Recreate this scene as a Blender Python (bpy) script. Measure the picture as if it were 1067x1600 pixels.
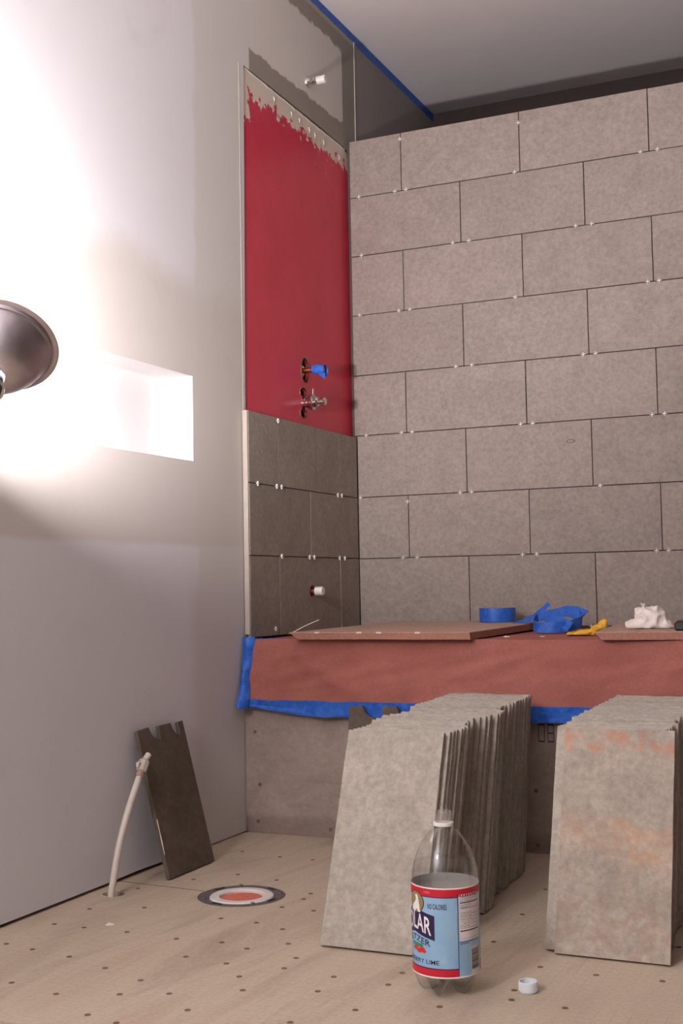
import bpy, bmesh, math, random
from mathutils import Vector, Matrix, Euler, noise

random.seed(7)
S = bpy.context.scene
for o in list(bpy.data.objects):
    bpy.data.objects.remove(o)
COL = S.collection
PI = math.pi

# ------------------------------------------------------------------ camera
def make_camera():
    yaw, pitch, roll, f = .4237, .0598, .0186, 1919.0
    cy, sy, cp, sp, cr, sr = math.cos(yaw), math.sin(yaw), math.cos(pitch), math.sin(pitch), math.cos(roll), math.sin(roll)
    R = Vector((cy, sy, 0)); F = Vector((-sy*cp, cy*cp, sp)); U = Vector((sy*sp, -cy*sp, cp))
    right = R*cr - U*sr
    up = U*cr + R*sr
    cam = bpy.data.cameras.new('camera')
    cam.sensor_fit = 'VERTICAL'; cam.sensor_height = 36.0; cam.lens = f/1600.0*36.0
    cam.clip_start = .02
    o = bpy.data.objects.new('camera', cam); COL.objects.link(o)
    m = Matrix((right, up, -F)).transposed().to_4x4()
    m.translation = Vector((1.6247, 0, .6564))
    o.matrix_world = m
    S.camera = o
make_camera()

# ------------------------------------------------------------------ world, light, exposure
W = bpy.data.worlds.new('world'); S.world = W; W.use_nodes = True
W.node_tree.nodes['Background'].inputs[0].default_value = (.30, .26, .30, 1)
W.node_tree.nodes['Background'].inputs[1].default_value = .05
S.view_settings.view_transform = 'Standard'
S.view_settings.look = 'None'
S.view_settings.gamma = 1
S.view_settings.use_curve_mapping = False
S.view_settings.exposure = 0.04
BULB = 3750.0                    # radiance of the work lamp's bulb
FILL = 92.0                       # watts of an added fill light behind the camera, raising the ambient
def lamp_point(name, loc, radius, watts, color):
    l = bpy.data.lights.new(name, 'POINT'); l.shadow_soft_size = radius; l.energy = watts; l.color = color
    o = bpy.data.objects.new(name, l); o.location = loc; COL.objects.link(o)
lamp_point('fill_light', (.45, -.55, 1.75), .15, FILL, (.95, .95, 1))

# ------------------------------------------------------------------ material helpers
def lin(r, g, b):
    def c(v):
        v /= 255.0
        return v/12.92 if v <= .04045 else ((v+.055)/1.055)**2.4
    return (c(r), c(g), c(b), 1)
class N:
    """small node-tree builder"""
    def __init__(s, name):
        s.m = bpy.data.materials.new(name); s.m.use_nodes = True
        s.t = s.m.node_tree; s.n = s.t.nodes; s.l = s.t.links
        s.b = s.n['Principled BSDF']
    def put(s, sock, v):
        if hasattr(v, 'links') or isinstance(v, bpy.types.NodeSocket): s.l.new(v, sock)
        else: sock.default_value = v
    def node(s, typ, **kw):
        n = s.n.new(typ)
        for k, v in kw.items(): setattr(n, k, v)
        return n
    def math(s, op, a, b=0.0, clamp=False):
        n = s.node('ShaderNodeMath', operation=op, use_clamp=clamp); s.put(n.inputs[0], a); s.put(n.inputs[1], b); return n.outputs[0]
    def pos(s):
        g = s.node('ShaderNodeNewGeometry'); x = s.node('ShaderNodeSeparateXYZ'); s.l.new(g.outputs['Position'], x.inputs[0])
        return g.outputs['Position'], x.outputs[0], x.outputs[1], x.outputs[2]
    def obj(s):
        g = s.node('ShaderNodeTexCoord'); x = s.node('ShaderNodeSeparateXYZ'); s.l.new(g.outputs['Object'], x.inputs[0])
        return g.outputs['Object'], x.outputs[0], x.outputs[1], x.outputs[2]
    def noise(s, vec, scale, detail=4, rough=.55, dist=0.0):
        n = s.node('ShaderNodeTexNoise'); s.put(n.inputs['Vector'], vec); n.inputs['Scale'].default_value = scale
        n.inputs['Detail'].default_value = detail; n.inputs['Roughness'].default_value = rough; n.inputs['Distortion'].default_value = dist
        return n.outputs[0]
    def step(s, v, a, b):
        n = s.node('ShaderNodeMapRange', interpolation_type='SMOOTHSTEP'); s.put(n.inputs[0], v); s.put(n.inputs[1], a); s.put(n.inputs[2], b)
        return n.outputs[0]
    def mix(s, f, a, b, mode='MIX'):
        n = s.node('ShaderNodeMix', data_type='RGBA', blend_type=mode); s.put(n.inputs[0], f); s.put(n.inputs[6], a); s.put(n.inputs[7], b)
        return n.outputs[2]
    def ramp(s, f, stops):
        n = s.node('ShaderNodeValToRGB'); s.put(n.inputs[0], f)
        e = n.color_ramp.elements
        while len(e) < len(stops): e.new(.5)
        for k, (p, c) in zip(e, stops): k.position = p; k.color = c
        return n.outputs[0]
    def bump(s, h, strength=.3, dist=.002):
        n = s.node('ShaderNodeBump'); n.inputs['Strength'].default_value = strength; n.inputs['Distance'].default_value = dist
        s.put(n.inputs['Height'], h); s.l.new(n.outputs[0], s.b.inputs['Normal'])
    def out(s, color=None, rough=None, metal=None, spec=None):
        if color is not None: s.put(s.b.inputs['Base Color'], color)
        if rough is not None: s.put(s.b.inputs['Roughness'], rough)
        if metal is not None: s.b.inputs['Metallic'].default_value = metal
        if spec is not None: s.b.inputs['Specular IOR Level'].default_value = spec
        return s.m
def plain(name, rgb, rough=.6, metal=0.0, var=.06, scale=30, spec=.5):
    n = N(name); v, x, y, z = n.obj()
    f = n.noise(v, scale, 3)
    lo = tuple(c*(1-var) for c in rgb[:3])+(1,); hi = tuple(min(1, c*(1+var)) for c in rgb[:3])+(1,)
    n.bump(n.noise(v, scale*4, 3), .08, .001)
    return n.out(n.ramp(f, [(.3, lo), (.7, hi)]), rough, metal, spec)

def stone(name, a, b, c, rust=0, cleft=.35):
    """limestone: soft clouds, fine grain, faint veins; every tile its own tone and piece of rock"""
    n = N(name); v, x, y, z = n.obj()
    r = n.node('ShaderNodeObjectInfo').outputs['Random']
    off = n.node('ShaderNodeVectorMath', operation='MULTIPLY_ADD')
    cmb = n.node('ShaderNodeCombineXYZ'); n.put(cmb.inputs[0], n.math('MULTIPLY', r, 37.)); n.put(cmb.inputs[1], n.math('MULTIPLY', r, 91.)); n.put(cmb.inputs[2], n.math('MULTIPLY', r, 53.))
    n.l.new(v, off.inputs[0]); off.inputs[1].default_value = (1, 1, 1); n.l.new(cmb.outputs[0], off.inputs[2])
    p = off.outputs[0]
    big = n.noise(p, 12, 5, .62, .6); fine = n.noise(p, 75, 5, .7); vein = n.noise(p, 16, 6, .65, 2.2)
    col = n.ramp(big, [(.3, a), (.52, b), (.75, c)])
    vm = n.math('SUBTRACT', 1.0, n.step(n.math('ABSOLUTE', n.math('SUBTRACT', vein, .5)), 0.0, .03))
    col = n.mix(n.math('MULTIPLY', vm, .14), col, tuple(q*.5 for q in a[:3])+(1,))
    g = n.ramp(fine, [(.32, (.80, .80, .80, 1)), (.68, (1.12, 1.12, 1.12, 1))])
    col = n.mix(1.0, col, g, 'MULTIPLY')
    t = n.math('ADD', .95, n.math('MULTIPLY', r, .10))
    cc = n.node('ShaderNodeCombineColor'); [n.put(cc.inputs[i], t) for i in range(3)]
    col = n.mix(1.0, col, cc.outputs[0], 'MULTIPLY')
    if rust:
        zz = n.math('ADD', z, n.math('MULTIPLY', n.noise(p, 14, 4), .10))
        top = n.math('MULTIPLY', n.step(zz, .405, .415), n.math('SUBTRACT', 1.0, n.step(zz, .428, .442)))
        mid = n.math('MULTIPLY', n.step(n.math('ADD', zz, n.math('MULTIPLY', x, .22)), .20, .235), n.math('SUBTRACT', 1.0, n.step(n.math('ADD', zz, n.math('MULTIPLY', x, .22)), .285, .292)))
        spots = n.step(n.noise(p, 40, 5), .42, .62)
        col = n.mix(n.math('MULTIPLY', n.math('MULTIPLY', top, spots), .5), col, lin(196, 122, 84))
        col = n.mix(n.math('MULTIPLY', n.math('MULTIPLY', mid, n.math('ADD', .35, spots)), .26), col, lin(196, 140, 96))
        low = n.math('SUBTRACT', 1.0, n.step(z, .02, .20))
        col = n.mix(n.math('MULTIPLY', n.math('MULTIPLY', low, spots), .25), col, lin(150, 110, 84))
    n.bump(n.math('ADD', n.math('MULTIPLY', fine, .5), n.math('MULTIPLY', n.noise(p, 26, 5, .6, 1.2), .9)), cleft, .004)
    return n.out(col, .72, spec=.3)

M = {}
M['tile'] = stone('stone_wall', lin(146, 134, 126), lin(152, 140, 132), lin(158, 146, 138))
M['tile_end'] = stone('stone_end', lin(142, 131, 121), lin(150, 139, 128), lin(158, 146, 135))
M['tile_stack'] = stone('stone_stack', lin(162, 152, 139), lin(171, 161, 148), lin(179, 169, 156), cleft=.5)
M['tile_rust'] = stone('stone_rust', lin(154, 142, 130), lin(168, 155, 141), lin(180, 167, 152), rust=1, cleft=.5)
M['tile_dark'] = stone('stone_dark', lin(84, 74, 64), lin(98, 86, 74), lin(110, 98, 84))
M['thinset'] = plain('thinset', lin(84, 74, 68), .9)
M['white_paint'] = plain('white_paint', lin(226, 222, 222), .7, var=.02, scale=6)
M['ceiling'] = plain('ceiling_paint', lin(238, 230, 228), .8, var=.02, scale=5)
M['dark_gap'] = plain('dark_gap', lin(40, 34, 34), .9)
M['red_paper'] = None

def wall_material():
    n = N('drywall'); p, x, y, z = n.pos()
    w1 = n.math('MULTIPLY', n.math('SUBTRACT', n.noise(p, 9, 4), .5), .05)
    w2 = n.math('MULTIPLY', n.math('SUBTRACT', n.noise(p, 3, 3), .5), .16)
    ye = n.math('ADD', y, w1); ze = n.math('ADD', z, w1)
    zb = n.math('ADD', z, w2)
    board = lin(224, 221, 224)
    col = board
    # joint compound feathered around the niche and the inside corner
    mud = n.math('MULTIPLY', n.step(n.math('ADD', z, n.math('MULTIPLY', w1, .3)), .755, .775), n.math('SUBTRACT', 1.0, n.step(zb, 1.40, 1.52)))
    col = n.mix(n.math('MULTIPLY', mud, .85), col, lin(208, 199, 193))
    strip = n.math('MULTIPLY', n.step(ye, 2.700, 2.725), n.step(ze, .62, .70))
    col = n.mix(n.math('MULTIPLY', strip, .55), col, lin(208, 202, 192))
    low = n.math('MULTIPLY', n.step(ye, 2.64, 2.72), n.math('SUBTRACT', 1.0, n.step(ze, .62, .72)))
    col = n.mix(n.math('MULTIPLY', low, .5), col, lin(196, 188, 182))
    # bare grey board round the light patch above the red panel
    bare = n.math('MULTIPLY', n.step(y, 3.015, 3.022), n.step(z, 2.10, 2.101))
    zl = n.math('ADD', z, n.math('MULTIPLY', n.math('SUBTRACT', n.noise(p, 22, 3), .5), .05))
    lgt = n.math('MULTIPLY', n.step(zl, 2.190, 2.197), n.math('SUBTRACT', 1.0, n.step(zl, 2.440, 2.452)))
    lgt = n.math('MULTIPLY', lgt, n.math('SUBTRACT', 1.0, n.step(n.math('ADD', y, n.math('MULTIPLY', w1, .12)), 3.670, 3.674)))
    up = n.math('MULTIPLY', bare, n.math('SUBTRACT', 1.0, lgt))
    col = n.mix(bare, col, lin(218, 212, 206))
    topleft = n.math('MULTIPLY', n.math('SUBTRACT', 1.0, n.step(y, 3.20, 3.23)), n.step(z, 2.40, 2.41))
    up = n.math('MULTIPLY', up, n.math('SUBTRACT', 1.0, topleft))
    col = n.mix(up, col, lin(152, 144, 135))
    rim = n.math('MULTIPLY', n.step(n.math('ADD', z, n.math('MULTIPLY', w1, .15)), 2.497, 2.500), n.step(y, 3.1, 3.2))
    col = n.mix(rim, col, lin(176, 168, 156))
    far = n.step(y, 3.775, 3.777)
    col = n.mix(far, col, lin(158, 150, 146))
    # smudges and sanding marks
    sm = n.step(n.noise(p, 5, 5, .6, 1.0), .55, .75)
    col = n.mix(n.math('MULTIPLY', sm, .10), col, lin(168, 158, 150))
    n.bump(n.math('ADD', n.noise(p, 120, 3), n.math('MULTIPLY', n.noise(p, 12, 3), 1.5)), .10, .002)
    return n.out(col, .65, spec=.3)
M['drywall'] = wall_material()

def red_material():
    n = N('red_membrane'); p, x, y, z = n.pos()
    nz = n.noise(p, 30, 6, .7); nz2 = n.noise(p, 8, 4)
    col = n.ramp(nz2, [(.3, lin(198, 44, 66)), (.7, lin(212, 54, 80))])
    edge = n.math('ADD', n.math('SUBTRACT', z, n.math('MULTIPLY', n.math('SUBTRACT', nz, .5), .20)), n.math('MULTIPLY', n.math('SUBTRACT', nz2, .5), .08))
    band = n.step(edge, 2.058, 2.064)
    side = n.math('MULTIPLY', n.math('SUBTRACT', 1.0, n.step(n.math('ADD', y, n.math('MULTIPLY', n.math('SUBTRACT', nz, .5), .10)), 3.022, 3.026)), n.step(edge, 1.985, 1.993))
    blob = n.math('MULTIPLY', n.step(n.noise(p, 38, 2), .70, .73), n.step(z, 1.97, 2.04))
    m = n.math('MAXIMUM', n.math('MAXIMUM', band, side), blob)
    col = n.mix(m, col, lin(216, 202, 188))
    n.bump(n.math('ADD', n.math('MULTIPLY', m, 1.2), n.math('MULTIPLY', nz, .4)), .35, .004)
    rough = n.math('ADD', .36, n.math('MULTIPLY', m, .4))
    return n.out(col, rough, spec=.5)
M['red'] = red_material()

def floor_material():
    n = N('floor_board'); p, x, y, z = n.pos()
    sc = n.node('ShaderNodeVectorMath', operation='MULTIPLY'); n.l.new(p, sc.inputs[0]); sc.inputs[1].default_value = (5.5, 1.1, 1)
    rot = n.node('ShaderNodeVectorRotate', rotation_type='Z_AXIS'); n.l.new(p, rot.inputs[0]); rot.inputs['Angle'].default_value = .10
    n.l.new(rot.outputs[0], sc.inputs[0])
    st = n.noise(sc.outputs[0], 1.6, 5, .6, .5); fine = n.noise(p, 130, 4, .7)
    col = n.ramp(st, [(.28, lin(168, 149, 132)), (.5, lin(189, 173, 152)), (.72, lin(182, 160, 141))])
    swath = n.step(n.noise(sc.outputs[0], .9, 2), .56, .72)
    col = n.mix(n.math('MULTIPLY', swath, .35), col, lin(180, 138, 116))
    col = n.mix(1.0, col, n.ramp(fine, [(.3, (.88, .88, .88, 1)), (.7, (1.08, 1.08, 1.08, 1))]), 'MULTIPLY')
    # scored one-inch grid
    def lines(c):
        f = n.math('FRACT', n.math('DIVIDE', c, .0254)); d = n.math('ABSOLUTE', n.math('SUBTRACT', f, .5))
        return n.math('SUBTRACT', 1.0, n.step(d, .0, .05))
    gx, gy = lines(x), lines(y)
    grid = n.math('MULTIPLY', n.math('MAXIMUM', gx, gy), n.step(n.noise(p, 3, 2), .42, .6))
    col = n.mix(n.math('MULTIPLY', grid, .22), col, lin(130, 104, 84))
    dirt = n.step(n.noise(p, 4, 5, .6, .8), .56, .78)
    col = n.mix(n.math('MULTIPLY', dirt, .22), col, lin(150, 128, 112))
    n.bump(n.math('SUBTRACT', n.math('MULTIPLY', fine, .4), grid), .15, .001)
    return n.out(col, .75, spec=.25)
M['floor'] = floor_material()

def paper_material():
    n = N('rosin_paper'); v, x, y, z = n.obj()
    a = n.noise(v, 5, 4, .6, .5); f = n.noise(v, 160, 3, .7)
    col = n.ramp(a, [(.3, lin(156, 93, 83)), (.7, lin(171, 107, 96))])
    col = n.mix(1.0, col, n.ramp(f, [(.3, (.9, .9, .9, 1)), (.7, (1.06, 1.06, 1.06, 1))]), 'MULTIPLY')
    n.bump(n.noise(v, 7, 4, .5, .8), .6, .014)
    return n.out(col, .8, spec=.2)
M['red_paper'] = paper_material()
def apron_material():
    n = N('cement_board'); p, x, y, z = n.pos()
    a = n.noise(p, 6, 5, .65, .8); f = n.noise(p, 90, 4, .7)
    col = n.ramp(a, [(.3, lin(150, 134, 124)), (.7, lin(172, 155, 143))])
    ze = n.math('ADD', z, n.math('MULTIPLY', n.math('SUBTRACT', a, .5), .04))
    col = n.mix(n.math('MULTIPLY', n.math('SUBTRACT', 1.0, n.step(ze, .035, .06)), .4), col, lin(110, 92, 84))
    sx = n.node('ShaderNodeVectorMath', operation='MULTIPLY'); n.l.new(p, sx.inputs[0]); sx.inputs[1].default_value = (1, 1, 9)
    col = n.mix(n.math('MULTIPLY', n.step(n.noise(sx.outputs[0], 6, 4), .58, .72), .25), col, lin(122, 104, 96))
    col = n.mix(1.0, col, n.ramp(f, [(.3, (.88, .88, .88, 1)), (.7, (1.08, 1.08, 1.08, 1))]), 'MULTIPLY')
    n.bump(f, .2, .001)
    return n.out(col, .85, spec=.2)
M['apron'] = apron_material()
def board_material(name, a, b):
    n = N(name); v, x, y, z = n.obj()
    f = n.noise(v, 120, 4, .7); d = n.noise(v, 7, 5, .6, .8)
    col = n.ramp(f, [(.3, a), (.7, b)])
    col = n.mix(n.math('MULTIPLY', n.step(d, .52, .72), .35), col, lin(140, 112, 96))
    n.bump(f, .2, .001)
    return n.out(col, .8, spec=.2)
M['board'] = board_material('particle_board', lin(170, 140, 124), lin(194, 164, 146))
M['board_edge'] = board_material('particle_board_edge', lin(160, 110, 94), lin(180, 128, 112))
def tape_material():
    n = N('blue_tape'); v, x, y, z = n.obj()
    f = n.noise(v, 60, 4, .6, .6)
    col = n.ramp(f, [(.3, lin(30, 82, 180)), (.7, lin(58, 116, 208))])
    n.bump(n.noise(v, 140, 3), .25, .001)
    return n.out(col, .5, spec=.4)
M['tape'] = tape_material()
M['spacer'] = plain('white_plastic', lin(228, 222, 216), .4, var=.02)
M['cap_white'] = plain('cap_plastic', lin(222, 224, 226), .35, var=.02)
M['cap_blue'] = plain('cap_liner', lin(176, 206, 222), .4, var=.03)
M['chrome'] = plain('chrome', lin(214, 210, 206), .13, 1.0, .03)
M['brass'] = plain('dull_brass', lin(166, 150, 128), .3, 1.0, .08)
M['copper'] = plain('copper', lin(196, 120, 92), .35, 1.0, .08)
M['grey_metal'] = plain('drain_metal', lin(126, 118, 118), .45, .6, .15, 40)
M['pvc'] = plain('white_pvc', lin(222, 214, 206), .4, var=.03)
M['plug'] = board_material('red_plug', lin(196, 96, 84), lin(216, 128, 108))
M['hose'] = plain('translucent_hose', lin(208, 196, 184), .4, var=.06, scale=18)
M['ferrule'] = plain('brown_ferrule', lin(160, 132, 120), .45, var=.08)
M['fitting'] = plain('grey_fitting', lin(186, 172, 160), .45, var=.06)
M['screw'] = plain('screw_head', lin(112, 84, 64), .7, var=.25, scale=200)
M['black'] = plain('black_plastic', lin(30, 28, 30), .45)
M['white_rag'] = plain('white_rag', lin(236, 224, 216), .8, var=.04, scale=30)
M['yellow'] = plain('yellow_rag', lin(226, 172, 48), .6, var=.12, scale=60)
M['ink'] = plain('stamp_ink', lin(70, 60, 56), .8)
M['mud'] = plain('joint_compound', lin(208, 200, 188), .8, var=.05)
M['edge_mud'] = plain('edge_grout', lin(172, 160, 150), .8, var=.06)
M['crumb'] = plain('plaster', lin(226, 214, 204), .8, var=.05)
def aluminium():
    n = N('spun_aluminium'); v, x, y, z = n.obj()
    f = n.noise(v, 26, 4, .6)
    n.bump(n.noise(v, 70, 2), .04, .001)
    return n.out(n.ramp(f, [(.3, lin(196, 188, 194)), (.7, lin(216, 208, 212))]), n.math('ADD', .30, n.math('MULTIPLY', f, .16)), 1.0)
M['alu'] = aluminium()
M['alu_in'] = plain('reflector_inside', lin(226, 224, 222), .45, 1.0, .02)
def emit(name, col, s):
    n = N(name); n.b.inputs['Base Color'].default_value = (1, 1, 1, 1)
    n.b.inputs['Emission Color'].default_value = col; n.b.inputs['Emission Strength'].default_value = s
    return n.m
M['bulb'] = emit('lit_bulb', (1, .945, .955, 1), BULB)
def pet():
    n = N('clear_pet'); t = n.node('ShaderNodeBsdfTransparent'); t.inputs[0].default_value = (.955, .95, .945, 1)
    g = n.node('ShaderNodeBsdfGlossy'); g.inputs['Roughness'].default_value = .06; g.inputs[0].default_value = (1, 1, 1, 1)
    lw = n.node('ShaderNodeLayerWeight'); lw.inputs[0].default_value = .5
    fr = n.math('ADD', .065, n.math('MULTIPLY', n.math('POWER', lw.outputs['Facing'], 4.0), .5))
    v, x, y, z = n.obj()
    mx = n.node('ShaderNodeMixShader'); n.l.new(fr, mx.inputs[0]); n.l.new(t.outputs[0], mx.inputs[1]); n.l.new(g.outputs[0], mx.inputs[2])
    n.l.new(mx.outputs[0], n.n['Material Output'].inputs[0])
    return n.m
M['pet'] = pet()
def pet_thick():
    m = pet(); t = m.node_tree; out = t.nodes['Material Output']; last = out.inputs[0].links[0].from_socket
    d = t.nodes.new('ShaderNodeBsdfTranslucent'); d.inputs[0].default_value = (.85, .83, .82, 1)
    mx = t.nodes.new('ShaderNodeMixShader'); mx.inputs[0].default_value = .16
    t.links.new(last, mx.inputs[1]); t.links.new(d.outputs[0], mx.inputs[2]); t.links.new(mx.outputs[0], out.inputs[0])
    return m
M['pet_thick'] = pet_thick()
def water():
    n = N('clear_water'); n.b.inputs['Base Color'].default_value = (.97, .985, .98, 1)
    n.b.inputs['Transmission Weight'].default_value = 1; n.b.inputs['IOR'].default_value = 1.33; n.b.inputs['Roughness'].default_value = 0
    t = n.node('ShaderNodeBsdfTransparent'); t.inputs[0].default_value = (.97, .975, .97, 1)
    mx = n.node('ShaderNodeMixShader'); mx.inputs[0].default_value = .85
    n.l.new(n.b.outputs[0], mx.inputs[1]); n.l.new(t.outputs[0], mx.inputs[2]); n.l.new(mx.outputs[0], n.n['Material Output'].inputs[0])
    return n.m
M['water'] = water()
def label_material():
    n = N('label_paper'); p, x, y, z = n.obj()
    a = n.noise(p, 26, 4, .6, 1.0)
    blue = n.ramp(a, [(.35, lin(136, 194, 236)), (.62, lin(158, 208, 242)), (.78, lin(200, 228, 244))])
    n.out(blue, .35, spec=.5)
    t = n.node('ShaderNodeBsdfTranslucent'); t.inputs[0].default_value = lin(236, 232, 228)
    mx = n.node('ShaderNodeMixShader'); mx.inputs[0].default_value = .35
    n.l.new(n.b.outputs[0], mx.inputs[1]); n.l.new(t.outputs[0], mx.inputs[2]); n.l.new(mx.outputs[0], n.n['Material Output'].inputs[0])
    return n.m
M['label'] = label_material()
def liner():
    n = N('label_liner'); t = n.node('ShaderNodeBsdfTranslucent'); t.inputs[0].default_value = lin(250, 238, 226)
    n.b.inputs['Base Color'].default_value = lin(246, 232, 220)
    mx = n.node('ShaderNodeMixShader'); mx.inputs[0].default_value = .5
    n.l.new(n.b.outputs[0], mx.inputs[1]); n.l.new(t.outputs[0], mx.inputs[2]); n.l.new(mx.outputs[0], n.n['Material Output'].inputs[0])
    return n.m
M['liner'] = liner()
for nm, rgb in dict(l_red=(196, 22, 44), l_white=(236, 230, 228), l_navy=(40, 24, 70), l_gold=(150, 126, 80), l_green=(62, 140, 88), l_berry=(200, 44, 44), l_black=(26, 24, 34), l_panel=(226, 214, 212), l_pink=(222, 120, 126), l_grey=(120, 104, 118)).items():
    M[nm] = plain('print_'+nm[2:], lin(*rgb), .4, var=.03)

# ------------------------------------------------------------------ mesh helpers
def tag(o, label=None, cat=None, group=None, kind=None):
    if label: o['label'] = label
    if cat: o['category'] = cat
    if group: o['group'] = group
    if kind: o['kind'] = kind
    return o
def link(name, me, mat=None, parent=None, loc=None, rot=None):
    o = bpy.data.objects.new(name, me)
    if mat is not None and me is not None and not me.materials:
        for m in (mat if isinstance(mat, (list, tuple)) else [mat]): me.materials.append(m)
    COL.objects.link(o)
    if parent: o.parent = parent
    if loc: o.location = loc
    if rot: o.rotation_euler = rot
    return o
def thing(name, label, cat, loc=(0, 0, 0), rot=(0, 0, 0), group=None):
    o = link(name, None, None, None, loc, rot); o.empty_display_size = .05
    return tag(o, label, cat, group)
def fin(bm, name='mesh', smooth=False, angle=None):
    bmesh.ops.recalc_face_normals(bm, faces=bm.faces)
    me = bpy.data.meshes.new(name); bm.to_mesh(me); bm.free()
    if smooth:
        for p in me.polygons: p.use_smooth = True
        if angle: me.set_sharp_from_angle(angle=angle)
    return me
def box_bm(x0, x1, y0, y1, z0, z1, bevel=0.0, bm=None):
    bm2 = bmesh.new()
    r = bmesh.ops.create_cube(bm2, size=1)
    for v in bm2.verts:
        v.co = Vector(((x0+x1)/2+v.co.x*(x1-x0), (y0+y1)/2+v.co.y*(y1-y0), (z0+z1)/2+v.co.z*(z1-z0)))
    if bevel: bmesh.ops.bevel(bm2, geom=bm2.edges[:], offset=bevel, segments=1, affect='EDGES')
    if bm is None: return bm2
    me = bpy.data.meshes.new('t'); bm2.to_mesh(me); bm2.free(); bm.from_mesh(me); bpy.data.meshes.remove(me)
    return bm
def box(*a, bevel=0.0): return fin(box_bm(*a, bevel=bevel), 'box')
def lathe(profile, seg=32, closed=False, smooth=True, angle=.6):
    """profile of (r, z) spun about z"""
    bm = bmesh.new(); rings = []
    for r, z in profile:
        if r < 1e-6: rings.append([bm.verts.new((0, 0, z))])
        else: rings.append([bm.verts.new((r*math.cos(2*PI*k/seg), r*math.sin(2*PI*k/seg), z)) for k in range(seg)])
    for a, b in zip(rings, rings[1:] + ([rings[0]] if closed else [])):
        for k in range(seg):
            q = [a[k % len(a)], a[(k+1) % len(a)], b[(k+1) % len(b)], b[k % len(b)]]
            u = []
            for v in q:
                if v not in u: u.append(v)
            if len(u) > 2:
                try: bm.faces.new(u)
                except ValueError: pass
    return fin(bm, 'lathe', smooth, angle)
def tube(pts, radii, seg=14, caps=True):
    bm = bmesh.new(); rings = []; pts = [Vector(p) for p in pts]
    if not hasattr(radii, '__len__'): radii = [radii]*len(pts)
    prev = None
    for i, p in enumerate(pts):
        d = (pts[min(i+1, len(pts)-1)]-pts[max(i-1, 0)]).normalized()
        a = prev if prev is not None else (Vector((0, 0, 1)) if abs(d.z) < .9 else Vector((1, 0, 0)))
        u = (a-d*a.dot(d)).normalized(); w = d.cross(u); prev = u
        rings.append([bm.verts.new(p+(u*math.cos(2*PI*k/seg)+w*math.sin(2*PI*k/seg))*radii[i]) for k in range(seg)])
    for a, b in zip(rings, rings[1:]):
        for k in range(seg): bm.faces.new((a[k], a[(k+1) % seg], b[(k+1) % seg], b[k]))
    if caps: bm.faces.new(rings[0]); bm.faces.new(rings[-1])
    return fin(bm, 'tube', True, .7)
def axis_x(profile, seg=24):
    """lathe about +x: profile of (r, x)"""
    me = lathe(profile, seg)
    me.transform(Matrix.Rotation(PI/2, 4, 'Y'))
    return me
def plate(outer, holes, to3d, thick, normal):
    """flat plate with holes; outer/holes are 2-D loops, to3d maps them to space, extruded by thick along normal"""
    bm = bmesh.new()
    for loop in [outer]+list(holes):
        vs = [bm.verts.new(to3d(*p)) for p in loop]
        for a, b in zip(vs, vs[1:]+vs[:1]): bm.edges.new((a, b))
    bmesh.ops.triangle_fill(bm, edges=bm.edges[:], use_beauty=True)
    g = bmesh.ops.extrude_face_region(bm, geom=bm.faces[:])
    nv = Vector(normal)*thick
    for v in [e for e in g['geom'] if isinstance(e, bmesh.types.BMVert)]: v.co += nv
    return fin(bm, 'plate')
def oval(cx, cy, rx, ry, n=20): return [(cx+rx*math.cos(2*PI*k/n), cy+ry*math.sin(2*PI*k/n)) for k in range(n)]
def rect(a0, a1, b0, b1): return [(a0, b0), (a1, b0), (a1, b1), (a0, b1)]
def grid(nu, nv, f, thick=0.0, smooth=True):
    bm = bmesh.new(); V = [[bm.verts.new(f(i/nu, j/nv)) for j in range(nv+1)] for i in range(nu+1)]
    for i in range(nu):
        for j in range(nv): bm.faces.new((V[i][j], V[i+1][j], V[i+1][j+1], V[i][j+1]))
    if thick:
        bmesh.ops.recalc_face_normals(bm, faces=bm.faces)
        bmesh.ops.solidify(bm, geom=bm.faces[:], thickness=thick)
    return fin(bm, 'grid', smooth, .9)
def nz(x, y, z=0.0): return noise.noise(Vector((x, y, z)))

# ------------------------------------------------------------------ the setting
CEIL = 2.5416; XR = 2.25
struct = lambda name, me, mat: tag(link(name, me, mat), kind='structure')

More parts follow.
